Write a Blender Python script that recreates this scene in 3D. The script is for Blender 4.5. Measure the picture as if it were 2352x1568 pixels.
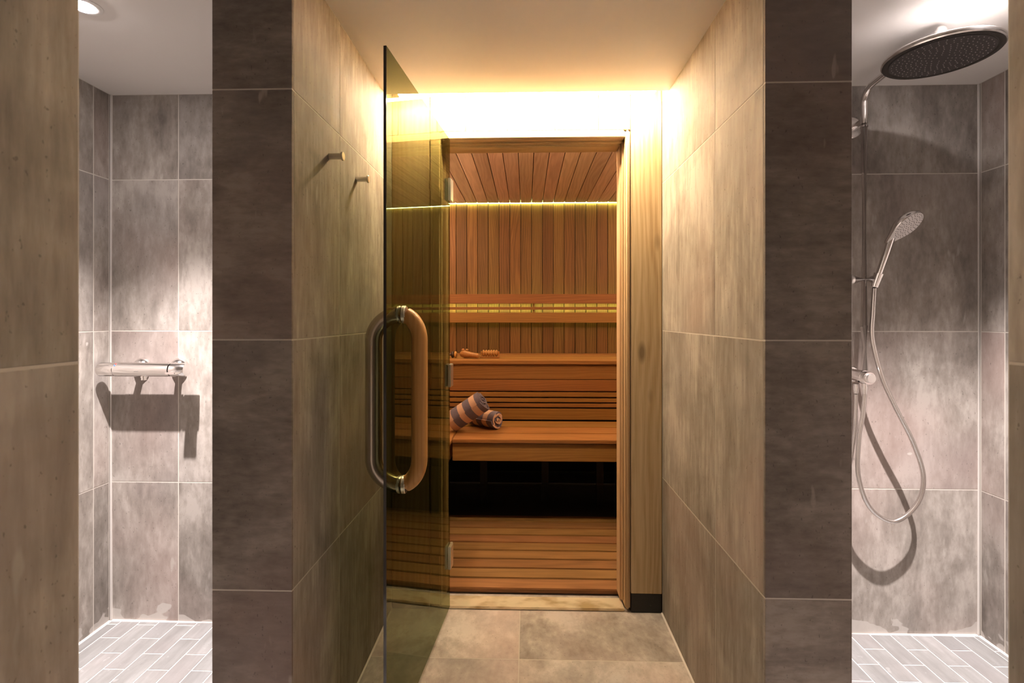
import bpy, bmesh, math, random
from mathutils import Vector, Matrix
random.seed(7)
for o in list(bpy.data.objects): bpy.data.objects.remove(o)
sc = bpy.context.scene
COL = sc.collection
H = 1.215                                   # eye height above the floor; z values written as H + (height relative to the eye)

# ------------------------------------------------------------------ camera, world, exposure
cam_d = bpy.data.cameras.new('camera'); cam = bpy.data.objects.new('camera', cam_d); COL.objects.link(cam)
cam.location = (0, 0, H); cam.rotation_euler = (math.pi/2, 0, 0.0286)
cam_d.sensor_width = 36; cam_d.lens = 1165/2352*36
cam_d.shift_y = -(784-728.24)/2352
cam_d.clip_start = 0.01
cam_d.dof.use_dof = True; cam_d.dof.focus_distance = 2.1; cam_d.dof.aperture_fstop = 8
sc.camera = cam
w = bpy.data.worlds.new('world'); sc.world = w; w.use_nodes = True
w.node_tree.nodes['Background'].inputs[0].default_value = (0, 0, 0, 1)
sc.view_settings.view_transform = 'Standard'; sc.view_settings.look = 'None'
sc.view_settings.gamma = 1; sc.view_settings.use_curve_mapping = False
sc.view_settings.exposure = 2.0

# light strengths (lamps are built further down; some sauna strips are added fill)
P_SHOWER = 140.0      # spot in each shower downlight
P_LENS = 165.0        # glowing lens of a downlight
P_COVE = 85.0        # cove strip over the sauna door
P_CORR = 1.0         # downlight of the passage
P_SAUNA = 12.0       # sauna ceiling strip at the back wall
P_SAUNA2 = 17.0       # added fill strip over the sauna door, out of view
P_SAUNA3 = 34.0      # added fill strips along the sauna side walls, out of view
P_REST = 6.0        # strip behind the backrest
WARM = (1.0, 0.765, 0.50)
WARM2 = (1.0, 0.70, 0.44)
COOL = (1.0, 0.90, 0.87)
LEDG = (0.80, 1.0, 0.30)

# ------------------------------------------------------------------ materials
MATS = {}
class NB:
    def __init__(s, name):
        s.m = bpy.data.materials.new(name); s.m.use_nodes = True
        s.t = s.m.node_tree; s.t.nodes.clear()
        s.out = s.n('ShaderNodeOutputMaterial')
        MATS[name] = s.m
    def n(s, typ, **kw):
        nd = s.t.nodes.new(typ)
        for k, v in kw.items():
            if k.startswith('i_'):
                key = k[2:]; key = int(key) if key.isdigit() else key.replace('_', ' ')
                nd.inputs[key].default_value = v
            else: setattr(nd, k, v)
        return nd
    def l(s, a, b): s.t.links.new(a, b)
    def ramp(s, src, stops):
        r = s.n('ShaderNodeValToRGB'); e = r.color_ramp.elements
        while len(e) < len(stops): e.new(0.5)
        for x, (p, c) in zip(e, stops):
            x.position = p; x.color = c if len(c) == 4 else (*c, 1)
        s.l(src, r.inputs[0]); return r.outputs[0]
    def mix(s, fac, a, b, mode='MIX'):
        m = s.n('ShaderNodeMix', data_type='RGBA', blend_type=mode)
        for sock, v in ((m.inputs[0], fac), (m.inputs[6], a), (m.inputs[7], b)):
            if hasattr(v, 'is_linked'): s.l(v, sock)
            else: sock.default_value = v if isinstance(v, (int, float)) else (*v[:3], 1)
        return m.outputs[2]
    def math(s, op, a, b=None, clamp=False):
        m = s.n('ShaderNodeMath', operation=op, use_clamp=clamp)
        for sock, v in ((m.inputs[0], a), (m.inputs[1], b)):
            if v is None: continue
            if hasattr(v, 'is_linked'): s.l(v, sock)
            else: sock.default_value = v
        return m.outputs[0]
    def coords(s, scale):
        """object coordinates, shifted by a per-object random number, then stretched"""
        tc = s.n('ShaderNodeTexCoord'); oi = s.n('ShaderNodeObjectInfo')
        mul = s.n('ShaderNodeVectorMath', operation='SCALE'); mul.inputs[0].default_value = (31.7, 17.3, 53.1)
        s.l(oi.outputs['Random'], mul.inputs['Scale'])
        ad = s.n('ShaderNodeVectorMath', operation='ADD')
        s.l(tc.outputs['Object'], ad.inputs[0]); s.l(mul.outputs[0], ad.inputs[1])
        s.base = ad.outputs[0]; s.rand = oi.outputs['Random']
        return s.stretch(scale)
    def stretch(s, scale):
        mp = s.n('ShaderNodeMapping'); mp.inputs['Scale'].default_value = scale
        s.l(s.base, mp.inputs[0]); return mp.outputs[0]
    def noise(s, vec, scale, detail=4, rough=.55, dist=0.0):
        n = s.n('ShaderNodeTexNoise'); s.l(vec, n.inputs['Vector'])
        n.inputs['Scale'].default_value = scale; n.inputs['Detail'].default_value = detail
        n.inputs['Roughness'].default_value = rough; n.inputs['Distortion'].default_value = dist
        return n.outputs['Fac']
    def principled(s, color, rough=.5, metal=0.0, bump=None, bstr=.2, bdist=.002, spec=.5):
        p = s.n('ShaderNodeBsdfPrincipled')
        for sock, v in ((p.inputs['Base Color'], color), (p.inputs['Roughness'], rough)):
            if hasattr(v, 'is_linked'): s.l(v, sock)
            else: sock.default_value = v if isinstance(v, (int, float)) else (*v[:3], 1)
        p.inputs['Metallic'].default_value = metal
        p.inputs['Specular IOR Level'].default_value = spec
        if bump is not None:
            b = s.n('ShaderNodeBump'); b.inputs['Strength'].default_value = bstr; b.inputs['Distance'].default_value = bdist
            s.l(bump, b.inputs['Height']); s.l(b.outputs[0], p.inputs['Normal'])
        s.l(p.outputs[0], s.out.inputs[0]); return p

def plain(name, color, rough=.5, metal=0.0, spec=.5):
    b = NB(name); b.principled(color, rough, metal, spec=spec); return b.m

def tile_mat(name, stretch, haze=False, light=1.0, tint=None, even=0.0):
    b = NB(name)
    v = b.coords(stretch)
    iso = b.stretch((1, 1, 1))
    big = b.noise(iso, 3.2, 5, .6, .6)
    strk = b.noise(v, 16, 6, .62, .3)
    fine = b.noise(v, 70, 4, .6)
    a = b.math('ADD', b.math('MULTIPLY', big, .46), b.math('MULTIPLY', strk, .44))
    a = b.math('ADD', a, b.math('MULTIPLY', fine, .25))
    L = light
    col = b.ramp(a, [(.40, (.110*L, .092*L, .079*L)), (.50, (.180*L, .153*L, .132*L)), (.58, (.235*L, .203*L, .177*L)), (.68, (.33*L, .29*L, .258*L))])
    pink = b.noise(iso, 1.5, 2, .5)
    pf = b.ramp(pink, [(.50, (0, 0, 0)), (.70, (.5, .5, .5))])
    col = b.mix(pf, col, (.285*L, .200*L, .178*L))
    cool = b.noise(b.stretch((1.1, 1.2, .9)), 1.9, 2, .5)
    cf = b.ramp(cool, [(.52, (0, 0, 0)), (.75, (.45, .45, .45))])
    col = b.mix(cf, col, (.205*L, .185*L, .180*L))
    # dark pores
    por = b.noise(b.stretch((1, 1, .6)), 170, 2, .5)
    col = b.mix(b.ramp(por, [(.68, (0, 0, 0)), (.74, (.5, .5, .5))]), col, (.055, .048, .043))
    # pale scuffs
    sc1 = b.noise(b.stretch((6, 6, 1.6)), 5.5, 2, .4)
    col = b.mix(b.ramp(sc1, [(.71, (0, 0, 0)), (.76, (.42, .42, .42))]), col, (.42, .38, .34))
    # whole-tile variation
    rv = b.n('ShaderNodeMapRange'); b.l(b.rand, rv.inputs[0]); rv.inputs[3].default_value = .86; rv.inputs[4].default_value = 1.14
    vm = b.n('ShaderNodeVectorMath', operation='SCALE'); b.l(col, vm.inputs[0]); b.l(rv.outputs[0], vm.inputs['Scale'])
    col = vm.outputs[0]
    if tint: col = b.mix(1.0, col, tint, 'MULTIPLY')
    if even: col = b.mix(even, col, (.19, .19, .19))
    if haze:                                 # smeared grout residue left along the foot of the shower walls
        g = b.n('ShaderNodeNewGeometry'); sp = b.n('ShaderNodeSeparateXYZ'); b.l(g.outputs['Position'], sp.inputs[0])
        hz = b.n('ShaderNodeMapRange'); b.l(sp.outputs[2], hz.inputs[0])
        hz.inputs[1].default_value = 0.0; hz.inputs[2].default_value = .11; hz.inputs[3].default_value = .36; hz.inputs[4].default_value = -.02
        nz = b.noise(b.stretch((1, 1, 1.3)), 11, 2, .45)
        hf = b.ramp(b.math('ADD', nz, hz.outputs[0]), [(.755, (0, 0, 0)), (.775, (.7, .7, .7))])
        col = b.mix(hf, col, (.47, .44, .415))
    rg = b.ramp(strk, [(.3, (.66, .66, .66)), (.7, (.82, .82, .82))])
    b.principled(col, rg, 0, bump=fine, bstr=.25, bdist=.001, spec=.28)
    return b.m

def wood_mat(name, dark, mid, light, ringscale=1.0, var=.18, rough=.55, knots=False):
    b = NB(name)
    v = b.coords((9, 9, .55))
    warp = b.noise(b.stretch((2.2, 2.2, .28)), 2.2, 3, .5)
    wv = b.n('ShaderNodeTexWave', wave_type='BANDS', bands_direction='X')
    mp = b.stretch((1, 1, .05))
    ad = b.n('ShaderNodeVectorMath', operation='ADD'); b.l(mp, ad.inputs[0])
    ws = b.n('ShaderNodeCombineXYZ'); b.l(b.math('MULTIPLY', warp, .22/ringscale), ws.inputs[0]); b.l(ws.outputs[0], ad.inputs[1])
    b.l(ad.outputs[0], wv.inputs['Vector']); wv.inputs['Scale'].default_value = 17*ringscale
    wv.inputs['Distortion'].default_value = 2.2; wv.inputs['Detail'].default_value = 2; wv.inputs['Detail Scale'].default_value = .6
    fib = b.noise(b.stretch((60, 60, 1.4)), 4, 4, .6)
    cloud = b.noise(v, .9, 3, .5)
    a = b.math('ADD', b.math('MULTIPLY', wv.outputs['Fac'], .13), b.math('MULTIPLY', fib, .42))
    a = b.math('ADD', a, b.math('MULTIPLY', cloud, .45))
    col = b.ramp(a, [(.32, dark), (.50, mid), (.68, light)])
    if knots:
        vo = b.n('ShaderNodeTexVoronoi', feature='F1'); b.l(b.stretch((7, 7, 2.6)), vo.inputs['Vector']); vo.inputs['Scale'].default_value = 1.0
        kf = b.ramp(vo.outputs['Distance'], [(.05, (.8, .8, .8)), (.14, (0, 0, 0))])
        col = b.mix(kf, col, tuple(c*.45 for c in dark))
    rv = b.n('ShaderNodeMapRange'); b.l(b.rand, rv.inputs[0]); rv.inputs[3].default_value = 1-var; rv.inputs[4].default_value = 1+var
    vm = b.n('ShaderNodeVectorMath', operation='SCALE'); b.l(col, vm.inputs[0]); b.l(rv.outputs[0], vm.inputs['Scale'])
    hs = b.n('ShaderNodeHueSaturation'); b.l(vm.outputs[0], hs.inputs['Color'])
    r2 = b.n('ShaderNodeMath', operation='FRACT'); b.l(b.math('MULTIPLY', b.rand, 7.31), r2.inputs[0])
    hm = b.n('ShaderNodeMapRange'); b.l(r2.outputs[0], hm.inputs[0]); hm.inputs[3].default_value = .488; hm.inputs[4].default_value = .510
    b.l(hm.outputs[0], hs.inputs['Hue'])
    b.principled(hs.outputs[0], rough, 0, bump=fib, bstr=.15, bdist=.001, spec=.35)
    return b.m

def emit(name, color, strength):
    b = NB(name); e = b.n('ShaderNodeEmission'); e.inputs[0].default_value = (*color, 1); e.inputs[1].default_value = strength
    b.l(e.outputs[0], b.out.inputs[0]); return b.m

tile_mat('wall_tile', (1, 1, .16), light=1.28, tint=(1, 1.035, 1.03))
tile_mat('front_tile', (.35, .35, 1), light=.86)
tile_mat('shower_tile', (.8, .8, .3), haze=True, light=1.12, tint=(1, 1.04, 1.07))
tile_mat('floor_tile', (.55, .35, 1), light=1.85, tint=(1, 1.06, 1.12))
tile_mat('plank_tile', (1, .16, 1), light=.88, tint=(1, 1.12, 1.24), even=.5)
wood_mat('cedar', (.103, .050, .013), (.165, .084, .022), (.235, .128, .040), var=.22)
wood_mat('cedar_ceiling', (.40, .26, .165), (.53, .36, .235), (.64, .45, .30), ringscale=.7, var=.14)
wood_mat('bench_wood', (.22, .098, .024), (.285, .132, .034), (.35, .170, .047), var=.08, rough=.5)
wood_mat('slat_wood', (.15, .072, .024), (.205, .100, .036), (.265, .135, .050), var=.11, rough=.5)
wood_mat('pine', (.42, .28, .14), (.58, .425, .245), (.70, .545, .345), ringscale=.8, var=.05, knots=True)
wood_mat('frame_pine', (.47, .32, .16), (.54, .385, .205), (.60, .445, .25), ringscale=1.2, var=.05)
wood_mat('handle_wood', (.33, .16, .045), (.44, .225, .068), (.52, .29, .10), ringscale=1.5, var=.05, rough=.38)
wood_mat('tool_wood', (.24, .10, .022), (.40, .185, .045), (.52, .27, .08), ringscale=2, var=.15, rough=.45)
plain('dark_wood', (.035, .015, .008), .45)
plain('grout', (.50, .465, .42), .85)
plain('floor_grout', (.66, .63, .585), .85)
plain('sealant', (.66, .63, .60), .6)
plain('chrome', (.84, .82, .81), .13, 1.0)
plain('hose_metal', (.66, .63, .61), .22, 1.0)
plain('steel', (.52, .47, .41), .24, 1.0)
plain('hook_steel', (.78, .74, .68), .34, 1.0)
plain('satin', (.84, .82, .80), .33, 1.0)
plain('spray_face', (.055, .05, .05), .42)
plain('spray_rim', (.075, .07, .068), .25, .6)
plain('nozzle', (.34, .32, .32), .5)
plain('hand_face', (.62, .59, .58), .4)
plain('dark_rubber', (.05, .045, .045), .6)
plain('red_mark', (.7, .03, .03), .4)
plain('blue_mark', (.04, .12, .6), .4)
plain('black', (.012, .011, .011), .55)  # painted stand-in for the deep shade below the sauna benches
plain('lamp_white', (.75, .75, .74), .4)
emit('cove_glow', WARM, P_COVE)
emit('lens_glow', COOL, P_LENS)
emit('lens_warm', WARM, 12.0)
emit('sauna_glow', LEDG, P_SAUNA)
emit('sauna_door_fill', WARM2, P_SAUNA2)
emit('sauna_side_fill', WARM2, P_SAUNA3)
emit('rest_glow', (.95, 1.0, .30), P_REST)

b = NB('plaster'); v = b.coords((1, 1, 1)); n = b.noise(v, 40, 3)
b.principled(b.mix(b.noise(v, 2.5, 2), (.66, .64, .62), (.71, .69, .67)), .8, bump=n, bstr=.05)
b = NB('sill_metal'); v = b.coords((1, 1, 1))
st = b.noise(b.stretch((5, 9, 1)), 1.6, 3, .5)
b.principled(b.mix(b.ramp(st, [(.45, (0, 0, 0)), (.62, (1, 1, 1))]), (.80, .70, .54), (.50, .38, .22)), .40, .5, bump=b.noise(v, 60, 2), bstr=.04)
b = NB('plinth_black'); v = b.coords((1, 1, 1))
b.principled(b.mix(b.ramp(b.noise(b.stretch((1, 1, 1)), 42, 3, .6), [(.66, (0, 0, 0)), (.76, (.4, .4, .4))]), (.010, .009, .008), (.16, .14, .12)), .5)
b = NB('dark_floor'); b.principled((.04, .034, .03), .8)  # shade under the benches is darkened into this floor colour

b = NB('tinted_glass')                       # bronze safety glass: tinted see-through plus mirror by Fresnel
tr = b.n('ShaderNodeBsdfTransparent'); tr.inputs[0].default_value = (.43, .45, .34, 1)
gl = b.n('ShaderNodeBsdfGlossy'); gl.inputs['Roughness'].default_value = 0.0; gl.inputs[0].default_value = (.85, .90, .64, 1)
fr = b.n('ShaderNodeFresnel'); fr.inputs[0].default_value = 1.5
gm = b.n('ShaderNodeNewGeometry')
fac = b.math('MULTIPLY', b.math('MULTIPLY', fr.outputs[0], 0.8), b.math('SUBTRACT', 1.0, gm.outputs['Backfacing']), clamp=True)
mx = b.n('ShaderNodeMixShader'); b.l(fac, mx.inputs[0]); b.l(tr.outputs[0], mx.inputs[1]); b.l(gl.outputs[0], mx.inputs[2]); b.l(mx.outputs[0], b.out.inputs[0])
plain('glass_edge', (.012, .010, .006), .12)

def towel_mat(name, axis_len, phase, period=.083):
    b = NB(name)
    tc = b.n('ShaderNodeTexCoord'); sp = b.n('ShaderNodeSeparateXYZ'); b.l(tc.outputs['Object'], sp.inputs[0])
    wob = b.noise(tc.outputs['Object'], 18, 2)
    z = b.math('ADD', b.math('MULTIPLY', sp.outputs[2], 1/period), b.math('ADD', b.math('MULTIPLY', wob, .05), phase))
    f = b.n('ShaderNodeMath', operation='FRACT'); b.l(z, f.inputs[0])
    st = b.ramp(f.outputs[0], [(.44, (.70, .44, .30)), (.46, (.085, .085, .16))])
    st = b.mix(b.noise(tc.outputs['Object'], 300, 2), st, b.mix(.5, st, (.45, .36, .32)))
    n = b.noise(tc.outputs['Object'], 420, 3, .7)
    b.principled(st, .95, bump=n, bstr=.8, bdist=.003, spec=.1)
    return b.m
towel_mat('towel_weave', .24, .38)
towel_mat('towel_weave_b', .22, .60)

# ------------------------------------------------------------------ helpers
ROOT = {}
def link(o): COL.objects.link(o); return o
def wloc(o): return ROOT.get(o.name, Vector((0, 0, 0)))
def finish(o, loc, parent):
    loc = Vector(loc); ROOT[o.name] = loc
    if parent is not None:
        o.parent = parent; o.location = loc - wloc(parent)
    else: o.location = loc
    return o
def empty(name, loc):
    o = bpy.data.objects.new(name, None); o.empty_display_size = .05; link(o); return finish(o, loc, None)
def tag(o, label, cat=None, group=None):
    o['label'] = label
    if cat: o['category'] = cat
    if group: o['group'] = group
    return o
def struct(o, label=None):
    o['kind'] = 'structure'
    if label: o['label'] = label
    return o
def smooth_by_angle(me, ang=40):
    for p in me.polygons: p.use_smooth = True
    me.set_sharp_from_angle(angle=math.radians(ang))
CACHE = {}
def box_mesh(dx, dy, dz, mat, bevel=0.0, seg=1):
    key = (round(dx, 4), round(dy, 4), round(dz, 4), mat, bevel, seg)
    if key in CACHE: return CACHE[key]
    bm = bmesh.new(); bmesh.ops.create_cube(bm, size=1)
    bmesh.ops.scale(bm, vec=(dx, dy, dz), verts=bm.verts)
    if bevel: bmesh.ops.bevel(bm, geom=bm.edges[:], offset=min(bevel, min(dx, dy, dz)*.4), segments=seg, affect='EDGES', clamp_overlap=True)
    me = bpy.data.meshes.new('box'); bm.to_mesh(me); bm.free(); me.materials.append(MATS[mat])
    if seg > 1: smooth_by_angle(me)
    CACHE[key] = me; return me
def box(name, lo, hi, mat, parent=None, bevel=0.0, seg=1, grain='z'):
    lo, hi = Vector(lo), Vector(hi); d = hi-lo; c = (lo+hi)/2
    if grain == 'x': me = box_mesh(d.z, d.y, d.x, mat, bevel, seg); rot = (0, math.pi/2, 0)
    elif grain == 'y': me = box_mesh(d.x, d.z, d.y, mat, bevel, seg); rot = (-math.pi/2, 0, 0)
    else: me = box_mesh(d.x, d.y, d.z, mat, bevel, seg); rot = (0, 0, 0)
    o = link(bpy.data.objects.new(name, me)); o.rotation_euler = rot
    return finish(o, c, parent)
def boxes_bm(bm, items):
    for lo, hi in items:
        lo, hi = Vector(lo), Vector(hi)
        r = bmesh.ops.create_cube(bm, size=1); c = (lo+hi)/2; d = hi-lo
        for v in r['verts']: v.co = Vector((v.co.x*d.x, v.co.y*d.y, v.co.z*d.z)) + c
def shell(name, items, mat, parent=None):
    """one mesh of several boxes in world coordinates, origin at the world origin"""
    bm = bmesh.new(); boxes_bm(bm, items); return from_bm(name, bm, mat, (0, 0, 0), parent, smooth=False)
def from_bm(name, bm, mat, loc=(0, 0, 0), parent=None, smooth=True, ang=40):
    """bm is given in world coordinates; the origin is moved to loc"""
    bmesh.ops.recalc_face_normals(bm, faces=bm.faces[:])
    bmesh.ops.translate(bm, vec=-Vector(loc), verts=bm.verts)
    me = bpy.data.meshes.new(name); bm.to_mesh(me); bm.free(); me.materials.append(MATS[mat])
    if smooth: smooth_by_angle(me, ang)
    return finish(link(bpy.data.objects.new(name, me)), loc, parent)
def frame_of(d):
    d = Vector(d).normalized(); up = Vector((0, 0, 1)) if abs(d.z) < .9 else Vector((1, 0, 0))
    u = d.cross(up).normalized(); return u, u.cross(d).normalized()
def tube_bm(bm, pts, rad, seg=16, cap=True):
    pts = [Vector(p) for p in pts]; n = len(pts)
    rads = rad if isinstance(rad, (list, tuple)) else [rad]*n
    rings = []; u = None
    for i, p in enumerate(pts):
        d = (pts[min(i+1, n-1)] - pts[max(i-1, 0)]).normalized()
        if u is None: u, v = frame_of(d)
        else:
            u = (u - d*u.dot(d)).normalized(); v = d.cross(u).normalized()
        rings.append([bm.verts.new(p + (u*math.cos(a) + v*math.sin(a))*rads[i]) for a in [2*math.pi*k/seg for k in range(seg)]])
    for r0, r1 in zip(rings, rings[1:]):
        for k in range(seg): bm.faces.new((r0[k], r0[(k+1) % seg], r1[(k+1) % seg], r1[k]))
    if cap: bm.faces.new(rings[0]); bm.faces.new(rings[-1])
def tube(name, pts, rad, mat, parent=None, seg=16, loc=None, ang=40):
    bm = bmesh.new(); tube_bm(bm, pts, rad, seg); return from_bm(name, bm, mat, loc if loc is not None else pts[0], parent, ang=ang)
def lathe_bm(bm, origin, axis, prof, seg=32):
    """prof: (distance along axis, radius)"""
    o = Vector(origin); a = Vector(axis).normalized(); u, v = frame_of(a); rings = []
    for t, r in prof:
        if r < 1e-6: rings.append([bm.verts.new(o + a*t)])
        else: rings.append([bm.verts.new(o + a*t + (u*math.cos(2*math.pi*k/seg) + v*math.sin(2*math.pi*k/seg))*r) for k in range(seg)])
    for r0, r1 in zip(rings, rings[1:]):
        for k in range(seg):
            k2 = (k+1) % seg
            if len(r0) == 1 and len(r1) == 1: continue
            if len(r0) == 1: bm.faces.new((r0[0], r1[k2], r1[k]))
            elif len(r1) == 1: bm.faces.new((r0[k], r0[k2], r1[0]))
            else: bm.faces.new((r0[k], r0[k2], r1[k2], r1[k]))
def lathe(name, origin, axis, prof, mat, parent=None, seg=32, ang=40):
    bm = bmesh.new(); lathe_bm(bm, origin, axis, prof, seg); return from_bm(name, bm, mat, origin, parent, ang=ang)
def spline(ctrl, n=10):
    P = [Vector(p) for p in ctrl]; out = []
    for i in range(len(P)-1):
        p0 = P[max(i-1, 0)]; p1 = P[i]; p2 = P[i+1]; p3 = P[min(i+2, len(P)-1)]
        for k in range(n):
            t = k/n
            out.append(.5*((2*p1) + (p2-p0)*t + (2*p0-5*p1+4*p2-p3)*t*t + (3*p1-p0-3*p2+p3)*t**3))
    out.append(P[-1]); return out

GAP = .0032; TT = .009                        # tile joint, tile thickness (the joint is recessed by REC)
REC = .0006
def tiles_x(root, x, face, ys, zs, mat, name='tile'):
    """tiles on a wall plane x = const; face = +1 looks to +x. The wall core ends REC behind the tile face."""
    for y0, y1 in zip(ys, ys[1:]):
        for z0, z1 in zip(zs, zs[1:]):
            a, c = (x-TT, x) if face > 0 else (x, x+TT)
            box(name, (a, y0+GAP/2, z0+GAP/2), (c, y1-GAP/2, z1-GAP/2), mat, root, bevel=.0008)
def tiles_y(root, y, face, xs, zs, mat, name='tile'):
    for x0, x1 in zip(xs, xs[1:]):
        for z0, z1 in zip(zs, zs[1:]):
            a, c = (y-TT, y) if face > 0 else (y, y+TT)
            box(name, (x0+GAP/2, a, z0+GAP/2), (x1-GAP/2, c, z1-GAP/2), mat, root, bevel=.0008)
ZC = H+.887                                   # ceiling
ZJ = [0, H-.6565, H-.0545, H+.5475, ZC]       # horizontal tile joints
YF, YB, YS = 1.200, 2.102, 1.980              # pillar fronts, sauna front wall, shower back walls
XLA, XRA, XLP, XRP = -.562, .557, -.757, .756 # alcove sides and outer pillar corners
XLS, XRS = -1.660, 1.7205                     # outer shower walls
XLC, XRC, YC0 = -.539, .575, .610             # passage walls and where they end
YCL, YCR = .597, .6235
YBK = -1.60                                   # far end of the passage behind the eye
YSL = 2.003                                   # front lip of the ceiling slot

# ------------------------------------------------------------------ setting: tiled walls
# pillars (walls between alcove and showers)
wl = struct(shell('wall_alcove_left', [((XLP+REC, YF+REC, 0), (XLA-REC, YB, ZC)), ((XLP+.05, YSL, ZC), (XLA-.0, YB, ZC+.10))], 'grout'), 'grey tiled wall block between alcove and the bar mixer shower')
tiles_x(wl, XLA, +1, [YF+TT-.0005, 1.5105, YB-.004], ZJ, 'wall_tile')
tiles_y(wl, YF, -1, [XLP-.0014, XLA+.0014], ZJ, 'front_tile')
tiles_x(wl, XLP, -1, [YF+TT+.001, 1.5, YS], ZJ, 'wall_tile')
wr = struct(shell('wall_alcove_right', [((XRA+REC, YF+REC, 0), (XRP-REC, YB, ZC)), ((XRA, YSL, ZC), (XRP-.05, YB, ZC+.10))], 'grout'), 'grey tiled wall block between alcove and the rain shower')
tiles_x(wr, XRA, -1, [YF+TT-.0005, 1.5135, YB-.004], ZJ, 'wall_tile')
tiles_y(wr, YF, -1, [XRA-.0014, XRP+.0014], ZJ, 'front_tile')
tiles_x(wr, XRP, +1, [YF+TT+.001, 1.5, YS], ZJ, 'wall_tile')
# showers
sbl = struct(shell('wall_shower_left_back', [((XLS-.12, YS+REC, 0), (XLP, YS+.12, ZC))], 'grout'), 'tiled back wall of the shower with the bar mixer')
tiles_y(sbl, YS, -1, [XLS, -1.385, XLP], ZJ, 'shower_tile')
ssl = struct(shell('wall_shower_left_side', [((XLS-.12, YC0-.12, 0), (XLS-REC, YS, ZC))], 'grout'))
tiles_x(ssl, XLS, +1, [YC0, 1.299, 1.899, YS-TT], ZJ, 'shower_tile')
sbr = struct(shell('wall_shower_right_back', [((XRP, YS+REC, 0), (XRS+.12, YS+.12, ZC))], 'grout'), 'tiled back wall behind the rain shower')
tiles_y(sbr, YS, -1, [XRP, 1.1205, XRS], ZJ, 'shower_tile')
ssr = struct(shell('wall_shower_right_side', [((XRS+REC, YC0-.12, 0), (XRS+.12, YS, ZC))], 'grout'))
tiles_x(ssr, XRS, -1, [YC0, 1.275, 1.875, YS-TT], ZJ, 'shower_tile')
# walls of the passage, with the returns that close the showers
pl = struct(shell('wall_passage_left', [((XLS, YC0-.12, 0), (XLC-REC, YCL-REC, ZC)), ((XLC-.12, YBK, 0), (XLC-REC, YC0-.12, ZC))], 'grout'), 'tiled passage wall ending in an outside corner')
tiles_x(pl, XLC, +1, [YBK+.001, -1.19, -.59, .01, YCL], ZJ, 'wall_tile')
tiles_y(pl, YCL, +1, [XLS, -1.14, XLC-TT-.001], ZJ, 'wall_tile')
pr = struct(shell('wall_passage_right', [((XRC+REC, YC0-.12, 0), (XRS, YCR-REC, ZC)), ((XRC+REC, YBK, 0), (XRC+.12, YC0-.12, ZC))], 'grout'), 'tiled passage wall opposite')
tiles_x(pr, XRC, -1, [YBK+.001, -1.19, -.59, .01, YCR], ZJ, 'wall_tile')
tiles_y(pr, YCR, +1, [XRC+TT+.001, 1.175, XRS], ZJ, 'wall_tile')
pb = struct(shell('wall_passage_end', [((XLC-.12, YBK-.12, 0), (XRC+.12, YBK-REC, ZC))], 'grout'))
tiles_y(pb, YBK, +1, [XLC, .06, XRC], ZJ, 'wall_tile')
# silicone beads in the shower corners
def bead(name, a, bb, r, parent): tube(name, [a, bb], r, 'sealant', parent, seg=8)
bead('sealant_bead', (XLS+.003, YS-.003, .006), (XLS+.003, YS-.003, ZC-.002), .0055, sbl)
bead('sealant_bead', (XRS-.003, YS-.003, .006), (XRS-.003, YS-.003, ZC-.002), .0045, sbr)
bead('sealant_bead', (XLS+.01, YS-.004, .004), (XLP-.012, YS-.004, .004), .007, sbl)
bead('sealant_bead', (XRP+.012, YS-.004, .004), (XRS-.01, YS-.004, .004), .007, sbr)
bead('sealant_bead', (XLS+.004, YC0+.012, .004), (XLS+.004, YS-.01, .004), .007, ssl)
bead('sealant_bead', (XRS-.004, YC0+.012, .004), (XRS-.004, YS-.01, .004), .007, ssr)
bead('sealant_bead', (XLA+.003, YF+.01, .003), (XLA+.003, YB-.03, .003), .004, wl)
bead('sealant_bead', (XRA-.003, YF+.01, .003), (XRA-.003, YB-.01, .003), .004, wr)

# ceiling with the open slot over the sauna door
ce = struct(shell('ceiling', [((XLS-.12, YBK-.12, ZC), (XRS+.12, YSL, ZC+.10)), ((XLP, YSL, ZC+.10), (XRP, 2.235, ZC+.14))], 'plaster'), 'white plastered ceiling with a lit slot')

# floor
fl = struct(shell('floor', [((XLS-.12, YBK-.12, -.10), (XRS+.12, 2.235, -.0005))], 'grout'), 'grey stone tiled floor')
def floor_tiles(xs, ys, x0, x1, y0, y1, mat='floor_tile'):
    for xa, xb in zip(xs, xs[1:]):
        for ya, yb in zip(ys, ys[1:]):
            a, b_, c, d = max(xa, x0), min(xb, x1), max(ya, y0), min(yb, y1)
            if b_-a > .03 and d-c > .03:
                box('floor_tile', (a+GAP/2, c+GAP/2, -.009), (b_-GAP/2, d-GAP/2, 0), mat, fl, bevel=.0008)
FX = [-.027+.6*k for k in range(-3, 5)]; FY = [1.803-.3*k for k in range(12, -2, -1)] + [2.235]
floor_tiles(FX, FY, XLA, XRA, YF, 2.235)
floor_tiles(FX, FY, XLP, XRP, YC0, YF)
floor_tiles(FX, FY, XLC, XRC, YBK, YC0)
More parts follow.
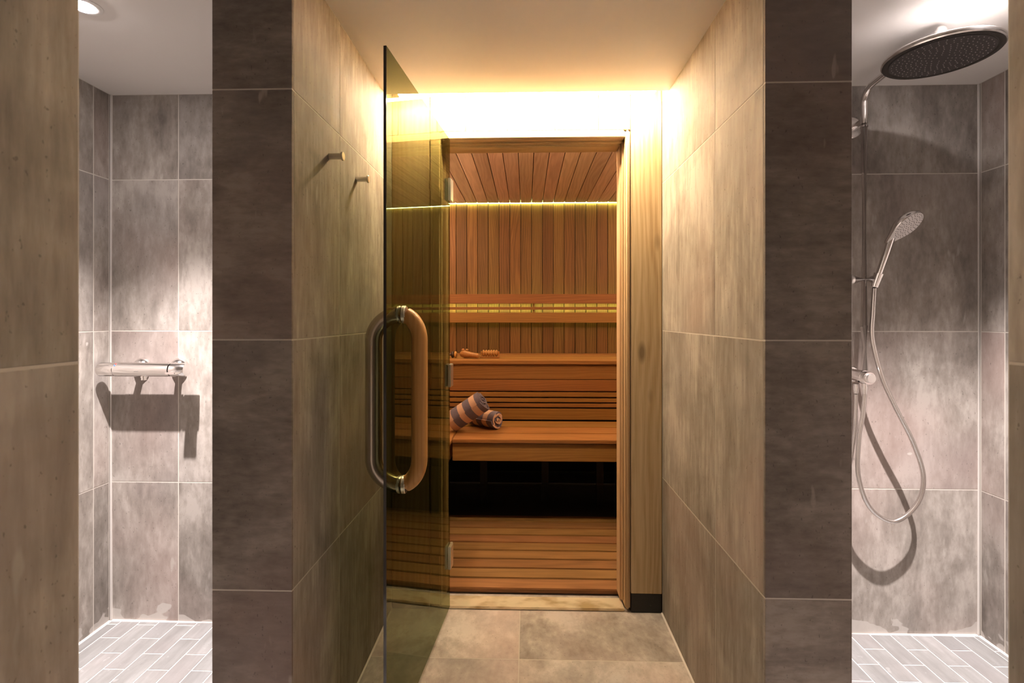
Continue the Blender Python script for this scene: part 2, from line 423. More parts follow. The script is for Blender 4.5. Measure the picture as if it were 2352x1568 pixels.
# plank tiles of the shower floors, running bond
PW, PLN = .0772, .167
def planks(xj, x0, x1, yA, yB, first_is_A, name):
    root = struct(shell(name, [((x0, YC0, -.008), (x1, YS-.001, .0052))], 'floor_grout'), 'shower floor of small pale stone planks in running bond')
    k0 = math.floor((x0-xj)/PW)
    k = k0
    while xj+k*PW < x1-.004:
        a, bq = max(xj+k*PW, x0), min(xj+(k+1)*PW, x1)
        ys = yA if (k % 2 == 0) == first_is_A else yB
        cuts = [YC0]; y = ys
        jj = []
        while y > YC0+.02: jj.append(y); y -= PLN
        cuts += sorted(jj) + [YS-.004]
        if bq-a > .012:
            for c, d in zip(cuts, cuts[1:]):
                if d-c > .012: box('plank_tile', (a+.002, c+.002, -.004), (bq-.002, d-.002, .0065), 'plank_tile', root, bevel=.0006)
        k += 1
    return root
planks(-1.611, XLS, XLP, 1.953, 1.871, False, 'floor_shower_left')
planks(1.307, XRP, XRS, 1.970, 1.886, True, 'floor_shower_right')

# ------------------------------------------------------------------ setting: sauna shell
ZS = H+.897; SXL, SXR, SYB = -.92, 1.30, 4.00   # sauna ceiling, side walls, back wall
SYF = 2.235                                      # inner face of the sauna front wall
BP = .0853; BX0 = .040
def board_edges(o, p, lo, hi):
    k = math.ceil((lo-o)/p+1e-6); e = [lo]
    while o+k*p < hi-.01: e.append(o+k*p); k += 1
    e.append(hi); return e
BG = .0036
sb = struct(shell('wall_sauna_back', [((SXL, SYB+.013, 0), (SXR, SYB+.06, ZS))], 'black'), 'sauna back wall of upright cedar boards')  # black backing below the boards paints the shade behind the benches
ed = board_edges(BX0, BP, SXL, SXR)
for a, c in zip(ed, ed[1:]): box('board', (a+BG/2, SYB, .55), (c-BG/2, SYB+.013, ZS-.002), 'cedar', sb, bevel=.0022)
sl = struct(shell('wall_sauna_left', [((SXL-.06, SYF, 0), (SXL-.013, SYB+.06, ZS))], 'black'))  # bare black foot of the wall, painted-in shade under the side bench
ed = board_edges(2.30, BP, SYF, SYB)
for a, c in zip(ed, ed[1:]): box('board', (SXL-.013, a+BG/2, .42), (SXL, c-BG/2, ZS-.002), 'cedar', sl, bevel=.0022)
sr = struct(shell('wall_sauna_right', [((SXR+.013, SYF, 0), (SXR+.06, SYB+.06, ZS))], 'dark_wood'))
for a, c in zip(ed, ed[1:]): box('board', (SXR, a+BG/2, .02), (SXR+.013, c-BG/2, ZS-.002), 'cedar', sr, bevel=.0022)
sc_ = struct(shell('ceiling_sauna', [((SXL-.06, SYF-.03, ZS+.013), (SXR+.06, SYB+.06, ZS+.06))], 'dark_wood'), 'sauna ceiling of reddish cedar boards')
ed = board_edges(BX0, BP, SXL, SXR)
for a, c in zip(ed, ed[1:]): box('board', (a+BG/2, SYF, ZS), (c-BG/2, SYB-.016, ZS+.013), 'cedar_ceiling', sc_, bevel=.0026, grain='y')
fs = struct(shell('floor_sauna', [((SXL-.06, SYF, -.10), (SXR+.06, SYB+.06, 0))], 'dark_floor'), 'dark tiled sauna floor under the duckboard, darkened further for bench shade')

# sauna front wall: pine boards outside, cedar inside, with the door opening
OXL, OXR, OZT = -.402, .428, H+.772             # opening in the wall for the door frame
fw = struct(shell('wall_sauna_front', [((SXL-.06, YB+.014, 0), (OXL, SYF-.013, ZS+.06)), ((OXR, YB+.014, 0), (SXR+.06, SYF-.013, ZS+.06)), ((OXL, YB+.014, OZT), (OXR, SYF-.013, ZS+.06))], 'dark_wood'), 'sauna front wall clad in pale pine')
pe = [OXL, -.254, -.080, .118, .297, OXR]
for a, c in zip(pe, pe[1:]): box('board', (a+.001, YB, OZT+.001), (c-.001, YB+.014, ZC+.098), 'pine', fw, bevel=.0015)
box('board', (OXR+.0015, YB-.004, .079), (XRA-.001, YB+.014, ZC+.098), 'pine', fw, bevel=.002)
box('board', (XLA+.001, YB-.004, .079), (OXL-.0015, YB+.014, ZC+.098), 'pine', fw, bevel=.002)
ed = board_edges(BX0, BP, SXL, OXL)
for a, c in zip(ed, ed[1:]): box('board', (a+BG/2, SYF-.013, .02), (c-BG/2, SYF, ZS-.002), 'cedar', fw, bevel=.0022)
ed = board_edges(BX0, BP, OXR, SXR)
for a, c in zip(ed, ed[1:]): box('board', (a+BG/2, SYF-.013, .02), (c-BG/2, SYF, ZS-.002), 'cedar', fw, bevel=.0022)
ed = board_edges(BX0, BP, OXL, OXR)
for a, c in zip(ed, ed[1:]): box('board', (a+BG/2, SYF-.013, OZT), (c-BG/2, SYF, ZS-.002), 'cedar', fw, bevel=.0022)

# black plinth pads under the two pine boards
for nm, a, c in (('baseboard_right', OXR+.002, XRA-.003), ('baseboard_left', XLA+.003, OXL-.002)):
    struct(box(nm, (a, YB-.003, .001), (c, YB+.014, .0785), 'plinth_black', None, bevel=.002), 'black plinth pad under the pine board')

# door frame (pine) and threshold
tf = struct(empty('trim_1', (0, YB, 0)), 'pale pine door frame with stepped rebate')
JY0, JY1 = YB-.006, SYF-.002
box('jamb', (.406, JY0, .012), (.4265, JY1, OZT), 'frame_pine', tf, bevel=.007, seg=3)
box('jamb', (-.4005, JY0, .012), (-.356, JY1, OZT), 'frame_pine', tf, bevel=.007, seg=3)
box('frame_head', (-.356, JY0, H+.737), (.406, JY1, OZT), 'frame_pine', tf, bevel=.006, seg=3, grain='x')
box('door_stop', (.394, YB+.052, .022), (.406, JY1-.001, H+.737), 'frame_pine', tf, bevel=.003, seg=2)
box('door_stop', (.400, YB+.030, .030), (.406, YB+.051, H+.737), 'frame_pine', tf, bevel=.003, seg=2)
box('door_stop', (-.356, YB+.052, .022), (-.344, JY1-.001, H+.737), 'frame_pine', tf, bevel=.003, seg=2)
box('door_stop', (-.344, YB+.052, H+.722), (.394, JY1-.001, H+.737), 'frame_pine', tf, bevel=.003, seg=2, grain='x')
box('door_stop', (-.356, YB+.030, H+.730), (.400, YB+.051, H+.737), 'frame_pine', tf, bevel=.003, seg=2, grain='x')
struct(box('trim_2', (-.3555, YB+.002, .0005), (.4055, 2.190, .0115), 'sill_metal', None, bevel=.003, seg=2), 'worn metal threshold plate of the sauna door')

# ------------------------------------------------------------------ glass door, swung open
HP = Vector((-.320, 2.084, 0)); EP = Vector((-.3815, 1.358, 0))
dd = (EP-HP); DW = dd.length; dv = dd.normalized(); ang = math.atan2(dv.y, dv.x)
door = struct(empty('door_1', (HP.x, HP.y, .022)), 'open frameless tinted glass sauna door with wood and steel pull')
door['label'] = 'open frameless tinted glass sauna door with wood and steel pull'
GT = .008
gz0, gz1 = .022, H+.732
nrm = Vector((dv.y, -dv.x, 0))
if nrm.x < 0: nrm = -nrm                     # towards +x
def dpt(s, off, z): p = HP + dv*s + nrm*off; return Vector((p.x, p.y, z))
bm = bmesh.new()
vs = [bm.verts.new(dpt(s, o, z)) for s in (0, DW-.0006) for o in (-GT/2, GT/2) for z in (gz0, gz1)]
for f in ((0, 1, 3, 2), (4, 6, 7, 5), (0, 4, 5, 1), (2, 3, 7, 6), (0, 2, 6, 4), (1, 5, 7, 3)): bm.faces.new([vs[i] for i in f])
from_bm('glass_pane', bm, 'tinted_glass', dpt(DW/2, 0, (gz0+gz1)/2), door, smooth=False)
def slab(name, s0, s1, o0, o1, z0, z1, mat, parent, bevel=0.0):
    bm = bmesh.new(); bmesh.ops.create_cube(bm, size=1)
    bmesh.ops.scale(bm, vec=(s1-s0, o1-o0, z1-z0), verts=bm.verts)
    if bevel: bmesh.ops.bevel(bm, geom=bm.edges[:], offset=bevel, segments=2, affect='EDGES')
    c = dpt((s0+s1)/2, (o0+o1)/2, (z0+z1)/2)
    M = Matrix(((dv.x, nrm.x, 0, c.x), (dv.y, nrm.y, 0, c.y), (0, 0, 1, c.z), (0, 0, 0, 1)))
    bmesh.ops.transform(bm, matrix=M, verts=bm.verts)
    return from_bm(name, bm, mat, c, parent)
slab('glass_edge', DW-.0006, DW+.0012, -GT/2, GT/2, gz0, gz1, 'glass_edge', door)
for zc in (H+.520, H-.238, H-.979):
    h = slab('hinge', -.012, .034, GT/2, GT/2+.012, zc-.046, zc+.046, 'satin', door, bevel=.002)
    slab('hinge_plate', -.012, .034, -GT/2-.009, -GT/2, zc-.044, zc+.044, 'satin', h, bevel=.002)
    p = dpt(-.012, GT/2+.004, zc)
    tube('hinge_pin', [(p.x, p.y, zc-.046), (p.x, p.y, zc+.046)], .006, 'satin', h, seg=14)
# pull handle: steel half outside, wood half on the sauna side
gs = (1.49-HP.y)/dv.y; gx = dpt(gs, 0, 0).x; gy = 1.49
ztop, zbot = H+.008, H-.494
def loop(sx):                                # half loop from top joint round to bottom joint
    pts = []; rz = .078
    for k in range(15):
        a = math.pi/2*k/14; pts.append((gx+sx*math.sin(a), gy, ztop-rz*(1-math.cos(a))))
    for k in range(1, 12):
        pts.append((gx+sx, gy, ztop-rz + (zbot-ztop+2*rz)*k/12))
    for k in range(15):
        a = math.pi/2*(1-k/14); pts.append((gx+sx*math.sin(a), gy, zbot+rz*(1-math.cos(a))))
    return pts
hd = empty('door_handle', (gx, gy, (ztop+zbot)/2)); hd.parent = door; hd.location = Vector((gx, gy, (ztop+zbot)/2)) - wloc(door)
wp = [p for p in loop(gx*-1-.316)]; wp = [(p[0] if p[0] > gx+.012 else gx+.012, p[1], p[2]) for p in wp]
def clean(pts):
    out = [pts[0]]
    for p in pts[1:]:
        if (Vector(p)-Vector(out[-1])).length > 1e-4: out.append(p)
    return out
tag(tube('grip', clean(wp), .0238, 'handle_wood', hd, seg=20), 'wooden inner half of the door pull')
sp_ = [(p[0] if p[0] < gx-.008 else gx-.008, p[1], p[2]) for p in loop(-.4525-gx)]
tag(tube('grip', clean(sp_), .0245, 'steel', hd, seg=20), 'brushed steel outer half of the door pull')
for zz in (ztop, zbot):
    lathe('ferrule', (gx+.004, gy, zz), (1, 0, 0), [(0, .0), (0, .0262), (.009, .0262), (.010, .0245), (.012, .0245), (.012, 0)], 'satin', hd, seg=24)
    lathe('ferrule', (gx-.004, gy, zz), (-1, 0, 0), [(0, .0), (0, .0262), (.005, .0262), (.006, .0250), (.006, 0)], 'satin', hd, seg=24)

# ------------------------------------------------------------------ sauna furniture
# upper bench
ZU, YU = H-.283, 3.30
ub = tag(empty('upper_bench', (.19, 3.6, 0)), 'high cedar sauna bench along the back wall with a slatted front', 'bench')
ys = [YU, YU+.172, YU+.345, YU+.518, SYB-.012]
for a, c in zip(ys, ys[1:]): box('seat_slat', (SXL+.003, a+(.0 if a == YU else .003), ZU-.0245), (SXR-.003, c-.003, ZU), 'bench_wood', ub, bevel=.003, seg=2, grain='x')
for z0, z1 in ((-.405, -.309), (-.482, -.408), (-.520, -.4895), (-.5545, -.529), (-.5875, -.563), (-.669, -.597)):
    box('front_slat', (SXL+.003, YU+.016, H+z0), (SXR-.003, YU+.040, H+z1), 'bench_wood', ub, bevel=.002, seg=2, grain='x')
for x in (-.80, .10, 1.18):
    box('support_post', (x, YU+.043, .002), (x+.045, YU+.09, ZU-.026), 'black', ub)  # posts coloured black to sink into the bench shade
box('back_support', (SXL+.003, SYB-.06, ZU-.09), (SXR-.003, SYB-.015, ZU-.026), 'black', ub, grain='x')  # black again, shade put into the colour
# lower bench and the side bench it butts against
ZL, YL, XSB = H-.677, 2.80, -.414
lb = tag(empty('lower_bench', (.44, 3.05, 0)), 'low cedar sauna bench step in front of the high bench', 'bench')
ys = [YL, YL+.165, YL+.331, YU+.012]
for a, c in zip(ys, ys[1:]): box('seat_slat', (XSB+.002, a+(.0 if a == YL else .0015), ZL-.0205), (SXR-.003, c-.0015, ZL), 'bench_wood', lb, bevel=.003, seg=2, grain='x')
box('front_board', (XSB+.002, YL+.014, H-.799), (SXR-.003, YL+.036, H-.7015), 'bench_wood', lb, bevel=.002, seg=2, grain='x')
for x in (-.30, .45, 1.18): box('support_post', (x, YU-.02, .002), (x+.045, YU+.012, ZL-.022), 'black', lb)  # set back and blackened so the void below reads as shade
sbn = tag(empty('side_bench', (-.66, 2.78, 0)), 'low cedar side bench joining the step bench and running to the door hinges', 'bench')
for a, c in ((XSB-.165, XSB-.001), (XSB-.331, XSB-.168), (SXL+.003, XSB-.334)):
    box('seat_slat', (a, SYF+.004, ZL-.0205), (c, YU+.012, ZL), 'bench_wood', sbn, bevel=.003, seg=2, grain='y')
box('front_board', (XSB-.036, SYF+.004, H-.799), (XSB-.014, YU+.010, H-.7015), 'bench_wood', sbn, bevel=.002, seg=2, grain='y')
for y in (2.30, 2.95): box('support_post', (XSB-.12, y, .032), (XSB-.075, y+.045, ZL-.022), 'black', sbn)  # blackened like the other posts, as painted shade
# backrest with light slot
br = tag(empty('backrest', (.19, SYB, H-.05)), 'two-board cedar backrest on the back wall with glowing light slots', 'backrest')
RY0, RY1 = 3.925, 3.948
box('rail', (SXL+.003, RY0, H+.105), (SXR-.003, RY1, H+.179), 'bench_wood', br, bevel=.003, seg=2, grain='x')
box('rail', (SXL+.003, RY0, H-.043), (SXR-.003, RY1, H+.036), 'bench_wood', br, bevel=.003, seg=2, grain='x')
box('light_rail', (SXL+.003, RY0+.004, H+.058), (SXR-.003, RY1, H+.080), 'bench_wood', br, bevel=.002, grain='x')
for x in (-.75, .050, .85): box('spacer', (x, RY1, H-.04), (x+.012, SYB, H+.175), 'bench_wood', br)
st = box('led_strip', (SXL+.01, RY1+.0003, H+.062), (SXR-.01, RY1+.004, H+.076), 'rest_glow', br); st['label'] = 'warm light strip behind the rail'
# duckboard
db = tag(empty('duckboard', (.19, 2.63, 0)), 'slatted cedar duckboard on the sauna floor inside the door', 'duckboard')
SP = .0914
for k in range(9): box('slat', (SXL+.05, 2.222+k*SP, .007), (SXR-.05, 2.222+(k+1)*SP-.008, .028), 'slat_wood', db, bevel=.003, seg=2, grain='x')
for x in (-.25, .35, .95): box('batten', (x, 2.30, .0005), (x+.04, 3.03, .0065), 'dark_wood', db, grain='y')
# strips round the sauna ceiling: back one real, side and door ones added fill
def strip(name, lo, hi, mat, label, cat='light strip'):
    return tag(box(name, lo, hi, mat), label, cat)
strip('led_strip', (SXL+.01, SYB-.011, ZS-.001), (SXR-.01, SYB-.004, ZS+.006), 'sauna_glow', 'yellow-green light strip where sauna ceiling meets back wall')
for xa, xb, lab in ((SXL+.001, SXL+.016, 'added warm fill strip under the ceiling along the side bench wall'), (SXR-.016, SXR-.001, 'added warm fill strip under the ceiling on the sauna wall without a bench')):
    strip('led_strip', (xa, SYF+.03, H+.790), (xb, SYB-.03, H+.802), 'sauna_side_fill', lab)  # unseen strips added to brighten the ceiling and bench tops
strip('led_strip', (SXL+.01, SYF+.001, H+.762), (SXR-.01, SYF+.018, H+.774), 'sauna_door_fill', 'added warm fill strip above the inside of the sauna door')  # unseen strip added as fill light for the sauna interior

# ------------------------------------------------------------------ lamps
cv = tag(empty('cove_light', (0, 2.02, ZC+.02)), 'warm light bar in the ceiling slot above the sauna door', 'light')
box('diffuser', (XLA+.05, 2.008, ZC+.001), (XRA-.05, 2.034, ZC+.012), 'cove_glow', cv)
box('channel', (XLA+.048, 2.0045, ZC+.0125), (XRA-.048, 2.037, ZC+.030), 'lamp_white', cv)
def downlight(x, y, label, spot_w, spot_col, size, lensmat, blend=1.0, rad=.012):
    t = tag(empty('downlight', (x, y, ZC)), label, 'light', )
    lathe('trim_ring', (x, y, ZC), (0, 0, -1), [(-.0, .030), (-.0, .046), (.002, .046), (.004, .042), (.004, .032), (.0, .030)], 'lamp_white', t)
    lathe('lens', (x, y, ZC), (0, 0, -1), [(.0, .0295), (.004, .028), (.007, .018), (.008, 0)], lensmat, t, ang=80)
    ld = bpy.data.lights.new('downlight_beam', 'SPOT'); ld.energy = spot_w; ld.color = spot_col
    ld.spot_size = math.radians(size); ld.spot_blend = blend; ld.shadow_soft_size = rad
    lo = link(bpy.data.objects.new('downlight_beam', ld)); lo.parent = t; lo.location = (0, 0, -.022)
    return t
downlight(-1.262, 1.408, 'round ceiling downlight over the shower with the bar mixer', P_SHOWER, COOL, 88, 'lens_glow')
downlight(1.255, 1.372, 'round ceiling downlight over the rain shower', P_SHOWER, COOL, 88, 'lens_glow')
downlight(.02, .10, 'round warm downlight in the passage ceiling', P_CORR, WARM, 130, 'lens_warm')

# ------------------------------------------------------------------ wall hooks on the alcove wall
def hook(y, z, label):
    t = tag(empty('wall_hook', (XLA, y, z)), label, 'hook')
    lathe('peg', (XLA, y, z), (1, 0, 0), [(0, 0), (0, .0085), (.036, .0085), (.036, 0)], 'hook_steel', t, seg=24)
    lathe('end_disc', (XLA+.036, y, z), (1, 0, 0), [(0, 0), (0, .0115), (.001, .0122), (.0045, .0122), (.0055, .0112), (.0055, 0)], 'hook_steel', t, seg=28)
    return t
hook(1.430, H+.458, 'steel peg hook on the tiled wall nearer the pillar corner')
hook(1.662, H+.456, 'steel peg hook on the tiled wall nearer the glass door')

# ------------------------------------------------------------------ towels
def towel(name, label, center, axis, rad, length, mat, turns=5):
    """a rolled towel: wound sheet, outer skin with soft edges, spiral ends; local z is the roll axis"""
    a = Vector(axis).normalized(); u, v = frame_of(a)
    R = Matrix((u, v, a)).transposed()
    bm = bmesh.new(); n = 120; prof = []
    th = rad/(turns+.15)*.90
    for i in range(n+1):
        t = i/n; an = t*turns*2*math.pi
        r = .006 + (rad-.006)*t + .0022*math.sin(3*an+1)*t
        prof.append((an, r))
    rows = []
    zs = [-.5, -.485, -.45, -.25, 0, .25, .45, .485, .5]
    for zf in zs:
        row = []
        for an, r in prof:
            rr = r*(1 if abs(zf) < .46 else .985)
            zoff = zf*length + (.006*math.sin(an*1.3) + .010*(1-r/rad))*(1 if zf > 0 else -1)*(abs(zf) > .4)
            row.append((bm.verts.new((rr*math.cos(an), rr*math.sin(an)*.96, zoff)), bm.verts.new(((rr-th)*math.cos(an), (rr-th)*math.sin(an)*.96, zoff))))
        rows.append(row)
    for r0, r1 in zip(rows, rows[1:]):
        for i in range(n):
            for s in (0, 1): bm.faces.new((r0[i][s], r0[i+1][s], r1[i+1][s], r1[i][s]))
    for row in (rows[0], rows[-1]):
        for i in range(n): bm.faces.new((row[i][0], row[i+1][0], row[i+1][1], row[i][1]))
    for i in (0, n):
        for r0, r1 in zip(rows, rows[1:]): bm.faces.new((r0[i][0], r1[i][0], r1[i][1], r0[i][1]))
    bmesh.ops.recalc_face_normals(bm, faces=bm.faces[:])
    me = bpy.data.meshes.new(name); bm.to_mesh(me); bm.free(); me.materials.append(MATS[mat]); smooth_by_angle(me, 60)
    o = link(bpy.data.objects.new(name, me)); o.matrix_world = Matrix.Translation(center) @ R.to_4x4()
    ROOT[o.name] = Vector(center); return tag(o, label, 'towel')
towel('rolled_towel', 'rolled blue and peach striped towel lying flat on the low bench', (-.262, 3.125, ZL+.0585), (.77, -.60, .0), .058, .22, 'towel_weave_b')
towel('rolled_towel', 'rolled blue and peach striped towel leaning up on the other towel', (-.352, 2.995, ZL+.1235), (.82, -.10, .56), .072, .225, 'towel_weave')

# ------------------------------------------------------------------ wooden massage tools on the upper bench
def bpt(x, y, z): return (x, y, ZU+z)
t = tag(empty('roller_massager', bpt(-.27, 3.52, 0)), 'wooden massager with ribbed roller on a board', 'massager')
box('board', bpt(-.325, 3.49, .0005), bpt(-.185, 3.555, .009), 'tool_wood', t, bevel=.003, seg=2, grain='x')
pr_ = [(0, 0), (0, .012)]
for k in range(6):
    x0 = .002+k*.018
    pr_ += [(x0, .015), (x0+.004, .0225), (x0+.012, .0225), (x0+.016, .015)]
pr_ += [(.112, .012), (.112, 0)]
lathe('ribbed_roller', bpt(-.308, 3.522, .0335), (1, 0, 0), pr_, 'tool_wood', t, seg=20, ang=70)
for x in (-.318, -.196): box('end_cheek', bpt(x, 3.508, .009), bpt(x+.008, 3.536, .047), 'tool_wood', t, bevel=.003, seg=2)
t = tag(empty('massage_mallet', bpt(-.40, 3.47, 0)), 'wooden massage tool with a thick tapered handle beside the ribbed roller', 'massager')
lathe('handle', bpt(-.455, 3.52, .030), (.13, -.085, -.010), [(0, 0), (0, .014), (.01, .022), (.04, .026), (.08, .020), (.12, .017), (.145, .0175), (.154, .013), (.156, 0)], 'tool_wood', t, seg=20, ang=70)
for x, y in ((-.44, 3.515), (-.412, 3.497)): lathe('knob', bpt(x, y, .052), (0, 0, 1), [(0, 0), (0, .008), (.004, .011), (.010, .009), (.013, 0)], 'tool_wood', t, seg=14, ang=70)
t = tag(empty('wheel_massager', bpt(-.53, 3.50, 0)), 'dark wooden massager with two round wheels near the door hinge', 'massager')
lathe('axle', bpt(-.565, 3.50, .024), (1, -.05, 0), [(0, 0), (0, .007), (.085, .007), (.085, 0)], 'dark_wood', t, seg=14)
for x, m in ((-.562, 'dark_wood'), (-.520, 'dark_wood'), (-.500, 'tool_wood')):
    lathe('wheel', bpt(x, 3.50, .024), (1, -.05, 0), [(0, 0), (0, .016), (.004, .0225), (.014, .0225), (.018, .016), (.018, 0)], m, t, seg=20, ang=70)
lathe('handle', bpt(-.635, 3.545, .040), (.1, -.03, -.008), [(0, 0), (0, .010), (.02, .012), (.08, .011), (.1, .008), (.1, 0)], 'tool_wood', t, seg=14, ang=70)

# ------------------------------------------------------------------ left shower: thermostatic bar mixer
MY, MZ = 1.898, H-.200
mx_ = tag(empty('bar_mixer', (-1.47, YS, MZ)), 'chrome thermostatic bar mixer on the shower wall casting a shadow', 'mixer tap')
X = (1, 0, 0)
lathe('body', (-1.566, MY, MZ), X, [(0, 0), (0, .0268), (.2115, .0268), (.2115, 0)], 'chrome', mx_, seg=40)
lathe('temperature_knob', (-1.633, MY, MZ), X, [(0, 0), (0, .024), (.003, .0262), (.0635, .0262), (.0645, .024), (.067, .024)], 'chrome', mx_, seg=40)
kb = lathe('flow_knob', (-1.3525, MY, MZ), X, [(0, .024), (.0025, .0262), (.055, .0262), (.058, .0245), (.058, 0)], 'chrome', mx_, seg=40)
box('lever', (-1.340, MY-.060, MZ-.012), (-1.300, MY-.020, MZ-.004), 'chrome', kb, bevel=.0025, seg=2)
for x in (-1.527, -1.377):
    lathe('wall_rosette', (x, YS-.0005, MZ+.004), (0, -1, 0), [(0, .036), (.004, .0355), (.018, .030), (.027, .020), (.030, .013)], 'chrome', mx_, seg=32, ang=80)
    lathe('union_nut', (x, YS-.028, MZ+.002), (0, -1, 0), [(0, .0135), (.03, .0135), (.05, .012)], 'chrome', mx_, seg=6)
lathe('hose_outlet', (-1.462, MY, MZ-.024), (0, 0, -1), [(0, .011), (.006, .011), (.006, .0095), (.016, .0095), (.016, 0)], 'chrome', mx_, seg=20)
lathe('red_dot', (-1.560, MY-.0145, MZ+.0222), (0, -.55, .83), [(0, .0032), (.0012, .0028), (.0012, 0)], 'red_mark', mx_, seg=12)
lathe('blue_dot', (-1.560, MY-.0205, MZ+.0168), (0, -.77, .63), [(0, .0030), (.0012, .0026), (.0012, 0)], 'blue_mark', mx_, seg=12)
box('engraved_mark', (-1.480, MY-.0274, MZ-.0045), (-1.464, MY-.0262, MZ-.0035), 'dark_rubber', mx_)

# ------------------------------------------------------------------ right shower: rain shower column
PX, PY = 1.240, 1.900
HX, HY, HZ, HR = 1.243, 1.560, H+.780, .147
sh = tag(empty('shower_column', (PX, YS, H-.25)), 'chrome shower pipe with large round rain head on the tiled wall', 'shower')
tube('riser_pipe', [(PX, PY, H-.195), (PX, PY, H-.030)], .0125, 'chrome', sh, seg=24)
tube('riser_pipe', [(PX, PY, H-.030), (PX, PY, H+.700)], .0110, 'chrome', sh, seg=24)
lathe('collar', (PX, PY, H+.697), (0, 0, 1), [(0, .011), (0, .0128), (.006, .0128), (.006, .0115)], 'chrome', sh, seg=24)
arm = [(PX, PY, H+.700), (PX, PY, H+.770)] + [(PX, PY-.055*(1-math.cos(a)), H+.785+.052*math.sin(a)) for a in [k*math.pi/2/8*.97 for k in range(9)]]
arm += [(PX+.001, 1.76, H+.846), (HX, 1.62, H+.851), (HX, HY, H+.852)]
tube('overhead_arm', spline(arm, 5), .0112, 'chrome', sh, seg=20)
hp = lathe('rain_head', (HX, HY, HZ), (0, 0, 1), [(0, HR-.004), (.003, HR-.001), (.007, HR), (.011, HR), (.015, HR-.004), (.019, HR*.72), (.023, HR*.38), (.030, .034), (.040, .026), (.046, .020), (.046, 0)], 'chrome', sh, seg=72, ang=30)
lathe('ball_joint', (HX, HY, HZ+.045), (0, 0, 1), [(0, .012), (.004, .0185), (.016, .0205), (.030, .0185), (.044, .012), (.050, 0)], 'chrome', sh, seg=24, ang=80)
lathe('spray_plate', (HX, HY, HZ+.004), (0, 0, -1), [(0, HR-.004), (.0035, HR-.0035), (.0042, HR-.006), (.0036, HR*.88), (.0030, HR*.87), (.0036, HR*.86), (.0036, 0)], 'spray_rim', hp, seg=72, ang=25)
lathe('spray_face', (HX, HY, HZ), (0, 0, -1), [(-.001, HR*.85), (.0012, HR*.85), (.0012, 0)], 'spray_face', hp, seg=64)
bm = bmesh.new()
rings = [(1, .010), (6, .022), (12, .034), (18, .046), (24, .058), (28, .070), (32, .082), (36, .094), (40, .106), (40, .118)]
for cnt, r in rings:
    for k in range(cnt):
        a = 2*math.pi*(k+.5*(cnt % 3))/cnt
        lathe_bm(bm, (HX+r*math.cos(a), HY+r*math.sin(a), HZ-.0012), (0, 0, -1), [(-.0005, .0017), (.0018, .0012), (.0018, 0)], 6)
nz = from_bm('nozzles', bm, 'nozzle', (HX, HY, HZ), hp); nz['kind'] = 'stuff'
# brackets
lathe('wall_bracket', (PX+.001, YS-.0005, H+.723), (0, -1, 0), [(0, .040), (.006, .040), (.009, .036), (.009, .011), (YS-PY+.004, .010), (YS-PY+.004, 0)], 'chrome', sh, seg=32)
lathe('wall_bracket', (PX+.001, YS-.0005, H-.218), (0, -1, 0), [(0, .030), (.006, .030), (.009, .026), (.009, .022), (YS-PY+.002, .022), (YS-PY+.002, 0)], 'chrome', sh, seg=32)
# diverter knob and outlets
dk = lathe('diverter_body', (PX+.004, PY+.014, H-.222), (0, -1, 0), [(0, 0), (0, .0235), (.036, .0235), (.038, .0225), (.038, 0)], 'chrome', sh, seg=36)
lathe('diverter_knob', (PX+.004, PY-.024, H-.222), (0, -1, 0), [(0, .0165), (.010, .0162), (.012, .0150), (.0125, 0)], 'satin', dk, seg=32)
lathe('hose_nut', (PX+.002, PY, H-.242), (0, 0, -1), [(0, .0085), (.010, .0085), (.010, .0105), (.020, .0105), (.034, .0085), (.040, .0075)], 'chrome', sh, seg=18)
lathe('hose_nut', (PX-.014, PY+.024, H-.248), (0, 0, -1), [(0, .008), (.006, .008), (.006, .0095), (.016, .0095), (.030, .008), (.036, .007)], 'chrome', sh, seg=18)
# slider that carries the hand shower
sl_ = tube('slider', [(1.192, PY-.010, H+.137), (1.270, PY-.010, H+.137)], .0172, 'chrome', sh, seg=28)
lathe('slider_button', (1.192, PY-.010, H+.137), (-1, 0, 0), [(0, .0172), (.004, .0185), (.010, .0185), (.012, .016), (.012, 0)], 'satin', sl_, seg=28)
hb = Vector((1.268, PY-.018, H+.118)); ha = Vector((.034, -.030, .16)).normalized()
lathe('cone_holder', hb-ha*.008, ha, [(0, .0125), (.050, .0165), (.050, .0142), (0, .0115)], 'chrome', sl_, seg=24)

# hand shower
hs = tag(empty('hand_shower', hb), 'chrome hand shower with pale oval spray face in its slider', 'hand shower')
nk = hb + ha*.175
hpts = [hb-ha*.006, hb+ha*.03, hb+ha*.09, hb+ha*.15, nk]
tube('handle', spline(hpts, 5), [.0085+.0035*min(1, i/12) for i in range(21)], 'chrome', hs, seg=20)
fn = Vector((.307, -.655, -.69)).normalized(); fl_ = Vector((.51, -.49, .70)); fl_ = (fl_-fn*fl_.dot(fn)).normalized(); fw_ = fn.cross(fl_)
fc = nk + fl_*.058 + fn*.010
def outline(grow=0.0, n=48):
    pts = []
    for k in range(n):
        a = 2*math.pi*k/n
        l_ = math.cos(a); w_ = math.sin(a)
        tail = max(0.0, -l_)
        L_ = .056*l_ - .034*tail**3
        W_ = .054*w_*(1-.62*tail**3.0)
        pts.append((L_*(1+grow), W_*(1+grow)))
    return pts
def ring3(bm, grow, depth): return [bm.verts.new(fc + fl_*l + fw_*w_ - fn*depth) for l, w_ in outline(grow)]
bm = bmesh.new()
rg = [ring3(bm, g, d) for g, d in ((-.03, .0), (.0, .003), (.0, .012), (-.10, .021), (-.45, .027), (-.8, .028))]
for r0, r1 in zip(rg, rg[1:]):
    for k in range(48): bm.faces.new((r0[k], r0[(k+1) % 48], r1[(k+1) % 48], r1[k]))
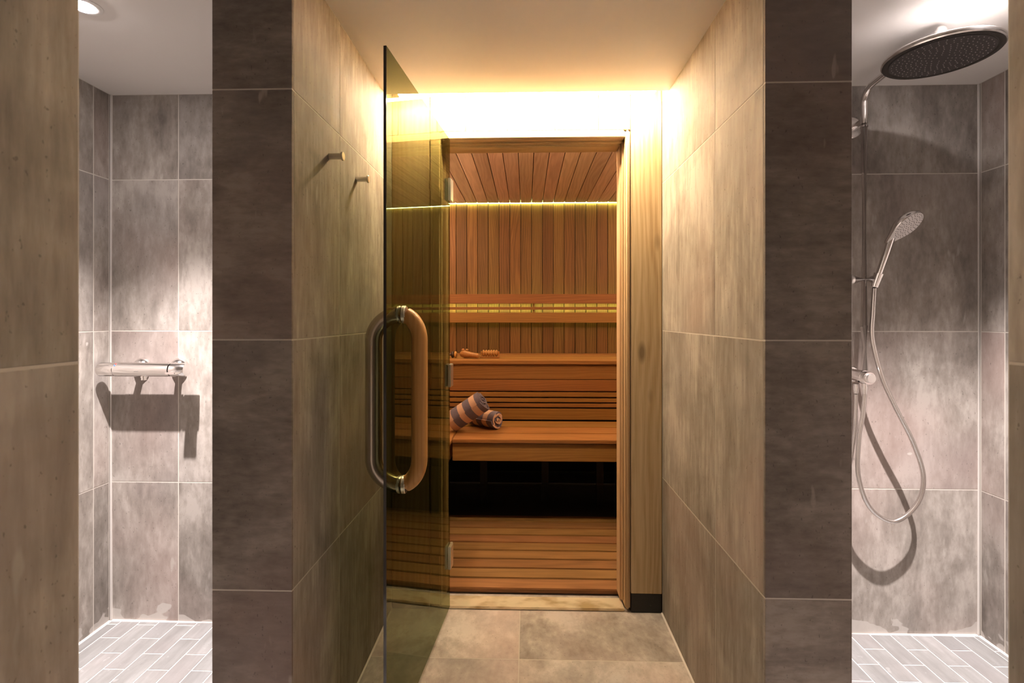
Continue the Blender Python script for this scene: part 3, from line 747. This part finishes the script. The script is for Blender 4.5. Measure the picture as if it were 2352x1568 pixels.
bm.faces.new(rg[0]); bm.faces.new(rg[-1])
hh = from_bm('head_shell', bm, 'chrome', fc, hs, ang=35)
bm = bmesh.new()
r0, r1 = ring3(bm, -.05, -.0012), ring3(bm, -.05, .002)
bm.faces.new(r0)
for k in range(48): bm.faces.new((r0[k], r0[(k+1) % 48], r1[(k+1) % 48], r1[k]))
fp = from_bm('spray_face', bm, 'hand_face', fc, hh, ang=30)
bm = bmesh.new()
for cnt, r in ((6, .010), (12, .020), (18, .030), (22, .040), (26, .048)):
    for k in range(cnt):
        a = 2*math.pi*k/cnt
        lathe_bm(bm, fc + fl_*r*math.cos(a) + fw_*r*.96*math.sin(a) + fn*.001, fn, [(0, .0016), (.0012, .0012), (.0012, 0)], 6)
nn = from_bm('nozzles', bm, 'dark_rubber', fc, hh); nn['kind'] = 'stuff'

# hoses
def hose(name, ctrl, rad, label):
    pts = spline(ctrl, 16)
    return tag(tube(name, pts, rad, 'hose_metal', None, seg=14), label, 'hose')
he = hb-ha*.010
hose('shower_hose', [tuple(he), (1.262, 1.885, H+.02), (1.262, 1.888, H-.08), (1.297, 1.888, H-.22), (1.345, 1.888, H-.33), (1.410, 1.890, H-.46), (1.447, 1.892, H-.585), (1.425, 1.895, H-.685), (1.345, 1.898, H-.748), (1.262, 1.900, H-.700), (1.221, 1.902, H-.585), (1.222, 1.902, H-.45), (1.236, 1.901, H-.36), (1.242, PY, H-.282)], .0078, 'long chrome hose looping from the hand shower to the diverter')
hose('shower_hose', [(PX-.014, PY+.024, H-.284), (PX-.015, PY+.024, H-.36), (PX-.022, PY+.024, H-.46), (PX-.050, PY+.026, H-.60), (PX-.11, PY+.032, H-.66), (PX-.17, PY+.030, H-.60), (PX-.185, PY+.024, H-.47)], .0065, 'short feed hose dropping from diverter towards the valve')
# valve that the feed hose comes from
vt = tag(empty('bar_mixer', (PX-.26, YS, H-.42)), 'chrome bar mixer beside the rain shower pipe', 'mixer tap')
VX, VZ = PX-.42, H-.42
lathe('body', (VX+.06, MY, VZ), X, [(0, 0), (0, .0268), (.2115, .0268), (.2115, 0)], 'chrome', vt, seg=32)
lathe('temperature_knob', (VX, MY, VZ), X, [(0, 0), (0, .024), (.003, .0262), (.058, .0262), (.060, .024)], 'chrome', vt, seg=32)
lathe('flow_knob', (VX+.2725, MY, VZ), X, [(0, .024), (.0025, .0262), (.035, .0262), (.038, .0245), (.038, 0)], 'chrome', vt, seg=32)
for x in (VX+.09, VX+.24):
    lathe('wall_rosette', (x, YS-.0005, VZ), (0, -1, 0), [(0, .036), (.004, .0355), (.018, .030), (.027, .020), (.030, .013)], 'chrome', vt, seg=28, ang=80)
    lathe('union_nut', (x, YS-.028, VZ), (0, -1, 0), [(0, .0135), (.05, .012)], 'chrome', vt, seg=6)
bpy.context.view_layer.update()
